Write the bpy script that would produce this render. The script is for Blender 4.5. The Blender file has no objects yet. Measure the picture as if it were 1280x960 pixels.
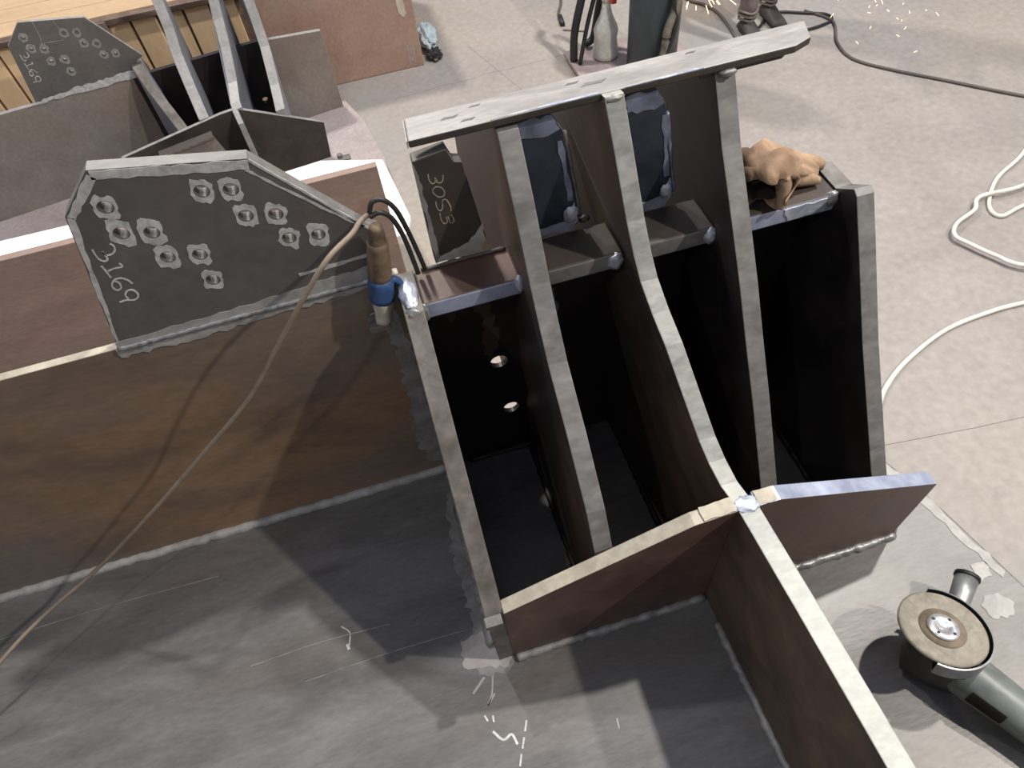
import bpy, bmesh, math, random
from mathutils import Vector, Matrix
random.seed(7)
C = bpy.context.scene.collection
SC = bpy.context.scene
PI = math.pi

# ---------------------------------------------------------------- camera
def setup_camera():
    p, r, y = math.radians(53.7), math.radians(-7.93), math.radians(9.73)
    f = Vector((math.sin(y)*math.cos(p), math.cos(y)*math.cos(p), -math.sin(p)))
    rt = Vector((math.cos(y), -math.sin(y), 0)); up = rt.cross(f)
    c, s = math.cos(r), math.sin(r)
    cx = rt*c+up*s; cy = up*c-rt*s; cz = -f
    cam = bpy.data.cameras.new('camera'); ob = bpy.data.objects.new('camera', cam); C.objects.link(ob)
    m = Matrix((cx, cy, cz)).transposed().to_4x4(); m.translation = Vector((0, 0, 1.25))
    ob.matrix_world = m
    cam.sensor_width = 36; cam.lens = 36*880/1280; cam.clip_start = .02; cam.clip_end = 200
    cam.dof.use_dof = False
    SC.camera = ob
setup_camera()
# ---------------------------------------------------------------- world, lamps, exposure
w = bpy.data.worlds.new('hall_light'); SC.world = w; w.use_nodes = True
nt = w.node_tree; bg = nt.nodes['Background']
tc = nt.nodes.new('ShaderNodeTexCoord'); sx = nt.nodes.new('ShaderNodeSeparateXYZ'); cr = nt.nodes.new('ShaderNodeValToRGB')
nt.links.new(tc.outputs['Generated'], sx.inputs[0]); nt.links.new(sx.outputs['Z'], cr.inputs[0]); nt.links.new(cr.outputs[0], bg.inputs[0])
cr.color_ramp.elements[0].position = 0.0; cr.color_ramp.elements[0].color = (.42, .36, .31, 1)
cr.color_ramp.elements[1].position = 0.6; cr.color_ramp.elements[1].color = (.50, .56, .72, 1)
bg.inputs[1].default_value = .60
def lamp(name, kind, loc, energy, col, size):
    l = bpy.data.lights.new(name, kind); l.energy = energy; l.color = col
    if kind == 'AREA': l.shape = 'DISK'; l.size = size
    else: l.shadow_soft_size = size
    o = bpy.data.objects.new(name, l); C.objects.link(o); o.location = loc; return o
lamp('high_bay_lamp', 'POINT', (3.2, 2.0, 6.0), 1500, (1, .96, .90), .10)
lamp('work_lamp', 'POINT', (-.27, 1.6, 2.6), 62, (.98, .97, 1), .05)
lamp('front_lamp', 'POINT', (2.6, -.6, 3.3), 470, (1, .93, .84), .05)
lamp('left_lamp', 'POINT', (-1.7, -1.0, 3.2), 60, (1, .95, .88), .04)
lamp('far_bay_lamp', 'POINT', (-1.0, 6.5, 6.0), 1500, (1, .93, .86), .3)
SC.view_settings.view_transform = 'Standard'; SC.view_settings.look = 'None'
SC.view_settings.exposure = 0.0; SC.view_settings.gamma = 1.0; SC.view_settings.use_curve_mapping = False

# ---------------------------------------------------------------- materials
def steel(name, a, b, rust=None, amt=.5, rough=.5, metal=.35, scale=6, stretch=(1, 1, 1), bump=.15, fine=60, spec=.5, lo=.35, hi=.68):
    """a <-> b mottled by noise, rust colour laid over by a second, larger noise, fine grain relief"""
    m = bpy.data.materials.new(name); m.use_nodes = True; n = m.node_tree; N = n.nodes; Lk = n.links
    bs = N['Principled BSDF']
    t = N.new('ShaderNodeTexCoord'); mp = N.new('ShaderNodeMapping'); mp.inputs['Scale'].default_value = stretch
    Lk.new(t.outputs['Object'], mp.inputs[0])
    n1 = N.new('ShaderNodeTexNoise'); n1.inputs['Scale'].default_value = scale; n1.inputs['Detail'].default_value = 9; n1.inputs['Roughness'].default_value = .62
    n1.inputs['Distortion'].default_value = .6
    Lk.new(mp.outputs[0], n1.inputs['Vector'])
    r1 = N.new('ShaderNodeValToRGB'); r1.color_ramp.elements[0].position = lo; r1.color_ramp.elements[1].position = hi
    r1.color_ramp.elements[0].color = (*a, 1); r1.color_ramp.elements[1].color = (*b, 1)
    Lk.new(n1.outputs['Fac'], r1.inputs[0]); col = r1.outputs[0]
    if rust:
        n2 = N.new('ShaderNodeTexNoise'); n2.inputs['Scale'].default_value = scale*.45; n2.inputs['Detail'].default_value = 5; n2.noise_dimensions = '4D'; n2.inputs['W'].default_value = 3.3
        Lk.new(mp.outputs[0], n2.inputs['Vector'])
        r2 = N.new('ShaderNodeValToRGB'); r2.color_ramp.elements[0].position = max(0, .62-amt*.35); r2.color_ramp.elements[1].position = min(1, .85-amt*.35)
        Lk.new(n2.outputs['Fac'], r2.inputs[0])
        mx = N.new('ShaderNodeMix'); mx.data_type = 'RGBA'; Lk.new(r2.outputs[0], mx.inputs[0]); Lk.new(col, mx.inputs[6]); mx.inputs[7].default_value = (*rust, 1)
        col = mx.outputs[2]
    n3 = N.new('ShaderNodeTexNoise'); n3.inputs['Scale'].default_value = fine; n3.inputs['Detail'].default_value = 6; Lk.new(mp.outputs[0], n3.inputs['Vector'])
    m2 = N.new('ShaderNodeMix'); m2.data_type = 'RGBA'; m2.blend_type = 'OVERLAY'; m2.inputs[0].default_value = .35
    g = N.new('ShaderNodeRGBToBW'); Lk.new(n3.outputs['Color'], g.inputs[0])
    Lk.new(col, m2.inputs[6]); Lk.new(g.outputs[0], m2.inputs[7]); Lk.new(m2.outputs[2], bs.inputs['Base Color'])
    bs.inputs['Metallic'].default_value = metal; bs.inputs['Specular IOR Level'].default_value = spec
    mr = N.new('ShaderNodeMapRange'); mr.inputs['To Min'].default_value = max(.05, rough-.15); mr.inputs['To Max'].default_value = min(1, rough+.2)
    Lk.new(n1.outputs['Fac'], mr.inputs[0]); Lk.new(mr.outputs[0], bs.inputs['Roughness'])
    bp = N.new('ShaderNodeBump'); bp.inputs['Strength'].default_value = bump; bp.inputs['Distance'].default_value = .004
    Lk.new(n3.outputs['Fac'], bp.inputs['Height']); Lk.new(bp.outputs[0], bs.inputs['Normal'])
    return m
def flat_mat(name, c, rough=.5, metal=0, emit=None, es=0):
    m = steel(name, tuple(x*.85 for x in c), tuple(min(1, x*1.12) for x in c), rough=rough, metal=metal, scale=14, bump=.05)
    if emit:
        bs = m.node_tree.nodes['Principled BSDF']; bs.inputs['Emission Color'].default_value = (*emit, 1); bs.inputs['Emission Strength'].default_value = es
    return m
M = {}
M['plate_grey'] = steel('grey_plate_steel', (.105, .10, .095), (.175, .168, .16), (.12, .105, .09), .35, rough=.42, metal=.25, scale=4, stretch=(1, 3.2, 1), bump=.06)
M['flange_brown'] = steel('rusty_flange_steel', (.070, .052, .040), (.29, .175, .095), (.155, .13, .11), .55, rough=.5, metal=.1, scale=3.4, stretch=(.8, 1, 1.9), bump=.04, lo=.28, hi=.70)
M['rust_face'] = steel('brown_mill_scale', (.045, .030, .024), (.13, .085, .055), (.035, .032, .032), .45, rough=.5, metal=.15, scale=6, bump=.08)
M['red_face'] = steel('reddish_mill_scale', (.075, .040, .030), (.15, .085, .062), (.06, .05, .045), .35, rough=.45, metal=.2, scale=6, bump=.08)
M['shaded_face'] = steel('shade_painted_mill_scale', (.008, .007, .008), (.026, .021, .021), (.03, .018, .014), .3, rough=.42, metal=.1, scale=6, bump=.06)  # mill scale darkened so its colour carries the shade of the cells
M['blue_dark'] = steel('blue_black_mill_scale', (.022, .027, .040), (.045, .055, .08), None, rough=.34, metal=.3, scale=9, bump=.05)
M['dark_scale_shade'] = steel('charcoal_scale_and_shade', (.030, .025, .022), (.055, .044, .037), (.075, .05, .035), .35, rough=.55, metal=.1, scale=8, bump=.05)  # mill scale, also the painted shade on the top bar's rim
M['gusset'] = steel('grey_gusset_steel', (.088, .083, .077), (.125, .115, .104), (.10, .082, .070), .35, rough=.5, metal=.15, scale=5, bump=.05)
M['edge_worn'] = steel('worn_cut_edge', (.10, .088, .075), (.19, .172, .155), (.07, .055, .045), .35, rough=.55, metal=.2, scale=26, bump=.12)
M['edge_grey'] = steel('grey_cut_edge', (.125, .122, .115), (.20, .193, .185), (.125, .105, .085), .25, rough=.55, metal=.25, scale=18, stretch=(1, 2, 2), bump=.07)
M['edge_bright'] = steel('bright_cut_edge', (.25, .255, .235), (.36, .36, .335), None, rough=.5, metal=.3, scale=20, stretch=(1, 2, 2), bump=.10)
M['edge_cream'] = steel('cream_cut_edge', (.27, .245, .19), (.43, .39, .31), None, rough=.55, metal=.15, scale=26, bump=.15)
M['edge_blue'] = steel('bluish_reflection_edge', (.30, .33, .45), (.48, .52, .66), (.62, .66, .80), .35, rough=.35, metal=.45, scale=18, bump=.12)  # skylight reflection painted in as a bluish base colour
M['edge_pale'] = steel('pale_bar_steel', (.22, .21, .20), (.33, .315, .30), (.17, .15, .135), .15, rough=.55, metal=.15, scale=9, stretch=(1, 4, 4), bump=.05)
M['weld'] = steel('weld_metal', (.20, .20, .195), (.42, .42, .41), None, rough=.4, metal=.5, scale=45, bump=.5)
M['weld_glint'] = steel('fresh_weld_and_glint', (.36, .39, .48), (.70, .73, .82), None, rough=.35, metal=.5, scale=40, bump=.4)  # weld metal, also used for painted highlights on the top bar
M['smear'] = steel('ground_grey_smear', (.17, .165, .155), (.30, .29, .275), None, rough=.5, metal=.3, scale=20, bump=.15)
M['smear_light'] = steel('light_grey_ground_band', (.24, .235, .22), (.38, .37, .35), None, rough=.6, metal=.15, scale=26, bump=.12)
M['smear_pink'] = steel('pale_dust_smear', (.30, .27, .25), (.42, .39, .365), None, rough=.6, metal=.05, scale=16, bump=.1)
M['smear_sheen_blue'] = steel('bluish_smear_and_sheen', (.12, .14, .19), (.26, .30, .40), None, rough=.35, metal=.4, scale=25, bump=.15)  # smears, also the painted blue reflection in the second cell
M['chalk'] = steel('white_chalk', (.38, .375, .36), (.62, .61, .59), None, rough=.8, metal=0, scale=60, bump=.2)
M['chalk_soft'] = steel('soft_grey_chalk', (.30, .30, .29), (.52, .515, .50), None, rough=.8, metal=0, scale=70, bump=.2)
M['chalk_tan'] = steel('tan_chalk', (.20, .155, .11), (.33, .265, .20), None, rough=.8, metal=0, scale=60, bump=.2)
M['sunlit_plate'] = flat_mat('sunlit_white_steel', (.93, .92, .90), rough=.6)  # strong sunlight on the beam web, painted in as white
M['red_flange'] = steel('red_brown_flange', (.25, .165, .13), (.36, .25, .205), (.24, .195, .165), .35, rough=.6, metal=.05, scale=3, stretch=(.6, 1, 2), bump=.04)
M['box_brown'] = steel('brown_primer', (.30, .19, .145), (.38, .25, .195), (.34, .25, .20), .25, rough=.65, metal=0, scale=3, bump=.03)
M['tan'] = steel('lightened_tan_board', (.80, .56, .32), (.92, .68, .42), None, rough=.7, metal=0, scale=3, stretch=(3, 1, .4), bump=.05)  # colour raised to make up for weak light on the crate front
M['tan_lid'] = steel('darkened_tan_board', (.44, .31, .18), (.54, .38, .23), None, rough=.7, metal=0, scale=3, stretch=(.4, 3, 1), bump=.04)  # same boards, painted darker because the lid catches more light
M['rail'] = steel('rusty_dark_rail', (.10, .06, .045), (.20, .14, .11), None, rough=.6, metal=.2, scale=10)
M['far_grey'] = steel('far_grey_steel', (.16, .14, .125), (.25, .225, .20), (.20, .15, .115), .4, rough=.55, metal=.1, scale=3, bump=.04)
M['far_edge'] = steel('far_cut_edge', (.22, .215, .205), (.33, .32, .31), None, rough=.5, metal=.2, scale=10)
M['far_face'] = steel('far_blue_grey_face', (.20, .21, .24), (.31, .325, .37), (.24, .22, .21), .3, rough=.5, metal=.2, scale=4)
M['lilac'] = steel('pale_pinkish_plate', (.30, .255, .245), (.40, .35, .345), None, rough=.5, metal=.1, scale=4)
M['cable_tan'] = flat_mat('dusty_tan_rubber', (.20, .155, .115), rough=.7)
M['cable_black'] = flat_mat('black_rubber', (.018, .017, .018), rough=.5)
M['cable_grey'] = flat_mat('dusty_dark_rubber', (.10, .085, .075), rough=.7)
M['hose_white'] = flat_mat('white_rubber_hose', (.72, .69, .62), rough=.6)
M['blue_tape'] = flat_mat('blue_tape', (.035, .085, .21), rough=.5)
M['ceramic'] = flat_mat('cream_block', (.50, .45, .36), rough=.6)
M['leather_brown'] = steel('brown_leather', (.08, .05, .03), (.21, .15, .095), None, rough=.65, metal=0, scale=30, bump=.3)
M['leather_tan'] = steel('tan_suede', (.20, .125, .075), (.36, .245, .155), (.11, .065, .04), .35, rough=.9, metal=0, scale=26, bump=.4)
M['leather_dark'] = flat_mat('dark_glove_lining', (.03, .022, .018), rough=.9)
M['tool_green'] = steel('grey_green_plastic', (.10, .115, .105), (.16, .18, .165), None, rough=.4, metal=0, scale=10, bump=.05)
M['tool_metal'] = steel('cast_aluminium', (.22, .225, .225), (.36, .37, .37), None, rough=.4, metal=.6, scale=20, bump=.1)
M['tool_shaded'] = steel('shaded_cast_metal', (.035, .036, .036), (.07, .072, .07), None, rough=.45, metal=.4, scale=20, bump=.1)  # darkened to paint in the shade under the disc
M['tool_black'] = flat_mat('black_plastic', (.012, .012, .013), rough=.45)
M['disc'] = steel('abrasive_disc', (.19, .17, .135), (.29, .265, .21), (.25, .225, .175), .3, rough=.85, metal=0, scale=60, bump=.5)
M['disc_dark'] = steel('abrasive_disc_hub', (.13, .10, .07), (.22, .175, .12), None, rough=.8, metal=0, scale=60, bump=.3)
M['chrome'] = steel('bright_flange_nut', (.70, .70, .70), (.90, .90, .90), None, rough=.25, metal=.8, scale=30, bump=.05)
M['teal'] = steel('dark_teal_paint', (.035, .05, .056), (.055, .078, .086), None, rough=.35, metal=.2, scale=5, bump=.05)
M['bottle'] = flat_mat('milky_plastic', (.55, .55, .50), rough=.35)
M['red'] = flat_mat('red_plastic', (.50, .05, .035), rough=.4)
M['pink_plate'] = flat_mat('pinkish_grey_steel', (.34, .27, .265), rough=.6)
M['rope'] = steel('dusty_hose_wrap', (.13, .115, .09), (.25, .225, .18), None, rough=.8, metal=0, scale=25, bump=.4)
M['trouser'] = steel('brown_work_cloth', (.14, .115, .10), (.23, .19, .17), None, rough=.9, metal=0, scale=18, bump=.3)
M['boot'] = flat_mat('dark_boot_leather', (.05, .042, .04), rough=.6)
M['skin'] = flat_mat('skin', (.45, .27, .19), rough=.55)
M['hair'] = flat_mat('dark_hair', (.03, .022, .018), rough=.7)
M['plastic_blue'] = flat_mat('pale_blue_plastic', (.42, .50, .54), rough=.4)
M['block'] = flat_mat('timber_block', (.25, .17, .10), rough=.8)
M['spark'] = flat_mat('spark', (1, .6, .3), emit=(1, .62, .30), es=5)

def floor_mat():
    m = steel('worn_concrete', (.275, .25, .228), (.345, .317, .292), (.335, .295, .245), .45, rough=.55, metal=0, scale=1.6, bump=.03, fine=30, lo=.30, hi=.70)
    n = m.node_tree; N = n.nodes; Lk = n.links; bs = N['Principled BSDF']
    src = bs.inputs['Base Color'].links[0].from_socket
    t = N.new('ShaderNodeTexCoord')
    # yellowish stain and grey-green worn zone as broad blotches
    n4 = N.new('ShaderNodeTexNoise'); n4.inputs['Scale'].default_value = .55; n4.inputs['Detail'].default_value = 4; Lk.new(t.outputs['Object'], n4.inputs['Vector'])
    r4 = N.new('ShaderNodeValToRGB'); r4.color_ramp.elements[0].position = .52; r4.color_ramp.elements[1].position = .70
    Lk.new(n4.outputs['Fac'], r4.inputs[0])
    mx = N.new('ShaderNodeMix'); mx.data_type = 'RGBA'; Lk.new(r4.outputs[0], mx.inputs[0]); Lk.new(src, mx.inputs[6]); mx.inputs[7].default_value = (.265, .27, .26, 1)
    # scattered dark scuffs
    n5 = N.new('ShaderNodeTexNoise'); n5.inputs['Scale'].default_value = 9; n5.inputs['Detail'].default_value = 10; n5.inputs['Roughness'].default_value = .7
    Lk.new(t.outputs['Object'], n5.inputs['Vector'])
    r5 = N.new('ShaderNodeValToRGB'); r5.color_ramp.elements[0].position = .60; r5.color_ramp.elements[1].position = .72; r5.color_ramp.elements[1].color = (.45, .45, .45, 1)
    Lk.new(n5.outputs['Fac'], r5.inputs[0])
    m2 = N.new('ShaderNodeMix'); m2.data_type = 'RGBA'; Lk.new(r5.outputs[0], m2.inputs[0]); Lk.new(mx.outputs[2], m2.inputs[6]); m2.inputs[7].default_value = (.21, .195, .18, 1)
    Lk.new(m2.outputs[2], bs.inputs['Base Color'])
    return m
M['floor'] = floor_mat()

# ---------------------------------------------------------------- helpers
def tag(o, label=None, cat=None, group=None, kind=None):
    if label: o['label'] = label
    if cat: o['category'] = cat
    if group: o['group'] = group
    if kind: o['kind'] = kind
    return o
def thing(name, loc, label, cat, group=None):
    o = bpy.data.objects.new(name, None); C.objects.link(o); o.location = loc; o.empty_display_size = .05
    return tag(o, label, cat, group)
ORIG = {}
def world_org(o):
    v = Vector((0, 0, 0))
    while o is not None: v = v+o.location; o = o.parent
    return v
def link(name, bm, mats, parent=None, smooth=False, bevel=0, label=None):
    """bm in world coordinates -> one mesh object under its parent (all parents unrotated)"""
    if parent is not None:
        bmesh.ops.translate(bm, verts=bm.verts, vec=-world_org(parent))
    bmesh.ops.recalc_face_normals(bm, faces=bm.faces)
    me = bpy.data.meshes.new(name); bm.to_mesh(me); bm.free()
    o = bpy.data.objects.new(name, me); C.objects.link(o)
    for m in (mats if isinstance(mats, (list, tuple)) else [mats]): me.materials.append(M[m] if isinstance(m, str) else m)
    if smooth:
        for p in me.polygons: p.use_smooth = True
    if bevel:
        b = o.modifiers.new('bevel', 'BEVEL'); b.width = bevel; b.segments = 2; b.limit_method = 'ANGLE'; b.angle_limit = math.radians(35)
    if parent is not None: o.parent = parent
    if label: o['label'] = label
    return o
def prism_bm(pts, vec, holes=(), rim=1):
    """pts: closed 3D polygon, extruded by vec; holes: closed 3D polygons. slot 0 on the faces, slot rim on the edges"""
    bm = bmesh.new(); vec = Vector(vec)
    loops = [[Vector(p) for p in pts]]+[[Vector(p) for p in h] for h in holes]
    rings = []; edges = []
    for lp in loops:
        vs = [bm.verts.new(p) for p in lp]; rings.append(vs)
        for i in range(len(vs)): edges.append(bm.edges.new((vs[i], vs[(i+1) % len(vs)])))
    if holes:
        from mathutils.geometry import tessellate_polygon
        allv = [v for r in rings for v in r]
        fs = [bm.faces.new([allv[i] for i in tri]) for tri in tessellate_polygon(loops)]
    else: fs = [bm.faces.new(rings[0])]
    top = {v: bm.verts.new(v.co+vec) for r in rings for v in r}
    for f in list(fs): bm.faces.new([top[v] for v in reversed(f.verts)])
    for r in rings:
        for i in range(len(r)):
            a, b = r[i], r[(i+1) % len(r)]
            f = bm.faces.new((a, b, top[b], top[a])); f.material_index = rim if r is rings[0] else 0
    return bm
def circ(c, r, ax, n=20):
    c = Vector(c); out = []
    for i in range(n):
        a = 2*PI*i/n; u, v = r*math.cos(a), r*math.sin(a)
        out.append(c+Vector({'y': (u, 0, v), 'x': (0, u, v), 'z': (u, v, 0)}[ax]))
    return out
def catmull(pts, k=6):
    P = [Vector(p) for p in pts]; P = [P[0]*2-P[1]]+P+[P[-1]*2-P[-2]]; out = []
    for i in range(1, len(P)-2):
        for j in range(k):
            t = j/k; a, b, c, d = P[i-1:i+3]
            out.append(.5*((2*b)+(c-a)*t+(2*a-5*b+4*c-d)*t*t+(3*b-3*c+d-a)*t**3))
    out.append(P[-2]); return out
def tube_bm(pts, r, n=8, bm=None, jit=0, caps=True):
    bm = bm or bmesh.new(); P = [Vector(p) for p in pts]; rings = []
    up = Vector((0, 0, 1))
    for i, p in enumerate(P):
        t = (P[min(i+1, len(P)-1)]-P[max(i-1, 0)]).normalized()
        s = t.cross(up)
        if s.length < .05: s = t.cross(Vector((0, 1, 0)))
        s.normalize(); q = s.cross(t).normalized()
        rr = (r[i] if isinstance(r, (list, tuple)) else r)*(1+random.uniform(-jit, jit))
        rings.append([bm.verts.new(p+s*rr*math.cos(2*PI*k/n)+q*rr*math.sin(2*PI*k/n)) for k in range(n)])
    for a, b in zip(rings[:-1], rings[1:]):
        for k in range(n): bm.faces.new((a[k], a[(k+1) % n], b[(k+1) % n], b[k]))
    if caps: bm.faces.new(rings[0]); bm.faces.new(list(reversed(rings[-1])))
    return bm
def cable(name, pts, r, mat, parent=None, label=None, k=7):
    return link(name, tube_bm(catmull(pts, k), r, 8), mat, parent, smooth=True, label=label)
def weld(name, a, b, r, parent, mat='weld', step=.007, jit=.22):
    a, b = Vector(a), Vector(b); n = max(3, int((b-a).length/step))
    pts = [a.lerp(b, i/n)+Vector([random.uniform(-1, 1)*r*.14 for _ in range(3)]) for i in range(n+1)]
    return link(name, tube_bm(pts, r, 7, jit=jit), mat, parent, smooth=True)
def lathe_bm(prof, n=32, loc=(0, 0, 0), rot=None, bm=None, caps=True, idx=0):
    bm = bm or bmesh.new(); rings = []; R = rot or Matrix.Identity(3)
    for r, z in prof: rings.append([bm.verts.new(Vector(loc)+R @ Vector((r*math.cos(2*PI*k/n), r*math.sin(2*PI*k/n), z))) for k in range(n)])
    for a, b in zip(rings[:-1], rings[1:]):
        for k in range(n):
            f = bm.faces.new((a[k], a[(k+1) % n], b[(k+1) % n], b[k])); f.material_index = idx
    if caps: bm.faces.new(list(reversed(rings[0]))); bm.faces.new(rings[-1])
    return bm
def box_bm(a, b, bm=None):
    bm = bm or bmesh.new(); r = bmesh.ops.create_cube(bm, size=1)
    a, b = Vector(a), Vector(b)
    bmesh.ops.scale(bm, verts=r['verts'], vec=b-a); bmesh.ops.translate(bm, verts=r['verts'], vec=(a+b)/2)
    return bm
def stroke_bm(lines, wd, y, bm=None, th=.0006, jit=.25):
    """ribbons on the plane y (towards the camera), lines of (x, z)"""
    bm = bm or bmesh.new()
    for ln in lines:
        P = [Vector((p[0], y, p[1])) for p in ln]
        P = catmull(P, 4) if len(P) > 2 else P
        pts = []
        for i, p in enumerate(P):
            t = (P[min(i+1, len(P)-1)]-P[max(i-1, 0)]).normalized(); s = Vector((-t.z, 0, t.x))
            ww = wd*.5*(1+random.uniform(-jit, jit)); pts.append((p+s*ww, p-s*ww))
        poly = [a for a, b in pts]+[b for a, b in reversed(pts)]
        vs = [bm.verts.new(p) for p in poly]; vt = [bm.verts.new(p+Vector((0, -th, 0))) for p in poly]; n = len(pts); N2 = len(poly)
        for i in range(n-1):
            j = N2-1-i
            bm.faces.new((vt[i], vt[i+1], vt[j-1], vt[j])); bm.faces.new((vs[i], vs[j], vs[j-1], vs[i+1]))
        for i in range(N2): bm.faces.new((vs[i], vs[(i+1) % N2], vt[(i+1) % N2], vt[i]))
    return bm
def patch_bm(pts, nrm, th=.0006, jag=.0, sub=6, bm=None):
    """thin irregular patch of smeared metal: polygon pts with ragged edges, sunk a little into its surface"""
    P = [Vector(p) for p in pts]; out = []; n = Vector(nrm).normalized(); N_ = len(P)
    for i in range(N_):
        a, b = P[i], P[(i+1) % N_]; t = (b-a); L_ = t.length
        if L_ < 1e-6: continue
        s = t.cross(n).normalized(); m = max(1, min(sub, int(L_/.007)))
        for k in range(m):
            q = a+t*(k/m)
            if k: q = q+s*random.uniform(-1, 1)*min(jag, L_*.10, min(k, m-k)*L_/m*.45)
            out.append(q)
    bm = bm or bmesh.new()
    from mathutils.geometry import tessellate_polygon
    a = [bm.verts.new(p-n*.0004) for p in out]; b = [bm.verts.new(p+n*th) for p in out]
    for tri in tessellate_polygon([out]):
        try: bm.faces.new([b[i] for i in tri])
        except ValueError: pass
    for i in range(len(a)): bm.faces.new((a[i], a[(i+1) % len(a)], b[(i+1) % len(a)], b[i]))
    return bm

# ================================================================ floor
def make_floor():
    bm = bmesh.new(); bmesh.ops.create_grid(bm, x_segments=1, y_segments=1, size=20)
    bmesh.ops.translate(bm, verts=bm.verts, vec=(2, 3, -.95))
    fl = link('floor', bm, 'floor'); fl['kind'] = 'structure'
    # fine cracks / saw-cut lines that show behind the bar
    for a, b in (((.72, 4.1), (.95, 3.3)), ((.2, 3.72), (1.3, 3.78)), ((1.2, .93), (3.4, .70))):
        j = tube_bm([(a[0]+(b[0]-a[0])*t/8, a[1]+(b[1]-a[1])*t/8+random.uniform(-.01, .01), -.9512) for t in range(9)], .0018, 5)
        link('floor_crack', j, M['cable_grey'], fl)
make_floor()

# ================================================================ the main weldment
YW = .748           # front face of the upright flange
YX = .347           # front face of the cross plate
T = .028
def main_weldment():
    W = thing('steel_column_base', (.3, .5, 0), 'large welded steel column base in the foreground with five stiffeners and a rusty flange', 'steel weldment')
    P = lambda name, pts, vec, mats, holes=(), bev=.0015, label=None: link(name, prism_bm(pts, vec, holes), mats, W, bevel=bev, label=label)
    # bottom plate (web lying flat)
    P('base_plate', [(-1.6, -.7, 0), (1.0, -.7, 0), (.905, .06, 0), (.87, .20, 0), (.823, .396, 0), (.788, .496, 0), (.72, .62, 0), (.70, YW+.03, 0), (-1.6, YW+.03, 0)], (0, 0, -.03), ('plate_grey', 'edge_worn'), bev=.004, label='flat grey base plate')
    # rusty flange with the two bolt holes that show the floor
    holes = [circ((.111, YW, .291), .0155, 'y'), circ((.121, YW, .145), .0155, 'y')]
    P('flange_plate', [(-1.6, YW, .0), (-.012, YW, .0), (-.012, YW, .549), (-.405, YW, .546), (-1.6, YW, .536)], (0, .014, 0), ('flange_brown', 'edge_cream'), label='rusty brown upright flange')
    P('inner_flange_plate', [(-.012, YW, .0), (.655, YW, .0), (.655, YW, .53), (-.012, YW, .53)], (0, .010, 0), ('shaded_face', 'edge_grey'), holes, bev=0, label='flange behind the cells, painted dark for shade, with two round holes')  # continues the rusty flange; cell shade is painted into its colour
    P('lower_flange_plate', [(-1.6, YW, -.03), (.655, YW, -.03), (.655, YW, -.35), (-1.6, YW, -.35)], (0, .025, 0), ('flange_brown', 'edge_worn'), label='flange below the base plate')
    # five stiffeners, profile in (y, z)
    pe = [(.689, .548), (.655, .572), (.645, .566), (.624, .533), (.61, .512), (.525, .378), (.404, .205), (YX+T, .165)]
    def stiff(prof, xf, mats, label, zb=0.0, t=T, yb=YW, back=False):
        pts = ([(xf(YW), 1.13, zb), (xf(YW), 1.12, .49), (xf(YW), 1.0, .575), (xf(YW), .90, .645), (xf(YW), .785, .744)] if back else [(xf(yb), yb, zb)]+[(xf(yb), yb, prof[0][1])]*(prof[0][0] < yb))+[(xf(y), y, z) for y, z in prof]+[(xf(prof[-1][0]), prof[-1][0], zb)]
        return P('stiffener_plate', pts, (t, 0, 0), mats, label=label)
    pa = [(.70, .549), (.668, .548), (.60, .48), (.52, .395), (.44, .31), (.365, .232), (YX+.002, .215)]
    stiff(pa, lambda y: -.019-.028*(.668-y)*(y < .668), ('rust_face', 'edge_worn'), 'leftmost stiffener with a scraped edge', t=.028)
    pb = [(.742, .743), (.735, .743), (.686, .671), (.632, .577), (.60, .53), (.566, .486), (.486, .415), (.41, .335), (YX+T, .275)]
    ob = stiff(pb, lambda y: .150, ('rust_face', 'edge_grey'), 'second stiffener from the left', back=True)
    pc = [(.742, .757), (.732, .757), (.706, .699), (.667, .610), (.645, .568), (.624, .536), (.59, .503), (.552, .473), (.491, .412), (.45, .372), (.422, .352), (.39, .337), (YX+.0, .336)]
    stiff(pc, lambda y: .295+(.68-y)*.167, ('rust_face', 'edge_bright'), 'middle curved stiffener running into the front rib', t=.026, back=True)
    pd = [(.748, .745), (.70, .664), (.64, .582), (.592, .514), (.543, .438), (.49, .359), (.418, .242), (YX+T, .17)]
    stiff(pd, lambda y: .440, ('shaded_face', 'edge_grey'), 'fourth stiffener from the left', back=True)
    stiff(pe, lambda y: .635, ('shaded_face', 'edge_grey'), 'rightmost stiffener')
    # front rib beyond the cross plate
    P('front_rib', [(.350, YX+.0, 0), (.350, YX, .336), (.352, .20, .345), (.356, -.02, .352), (.36, -.35, .358), (.36, -.35, 0)], (.030, 0, 0), ('rust_face', 'edge_bright'), label='long bright-edged rib running to the bottom of the picture')
    # cross plate wings
    P('cross_plate', [(0, YX, 0), (0, YX, .224), (.286, YX, .333), (.350, YX, .336), (.350, YX, 0)], (0, .022, 0), ('red_face', 'edge_cream'), label='left wing of the cross plate with a cream edge')
    P('cross_plate', [(.380, YX, 0), (.380, YX, .333), (.415, YX, .331), (.722, YX, .192), (.716, YX, 0)], (0, .024, 0), ('red_face', 'edge_blue'), label='right wing of the cross plate with a blue-white edge')
    # joint blob at the hub
    bm = bmesh.new(); bmesh.ops.create_icosphere(bm, subdivisions=3, radius=1)
    for v in bm.verts: v.co = Vector((.365, YX+.006, .336))+Vector((v.co.x*.017, v.co.y*.014, v.co.z*.004))*(1+random.uniform(-.15, .15))
    link('hub_weld', bm, 'weld_glint', W, smooth=True)
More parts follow.
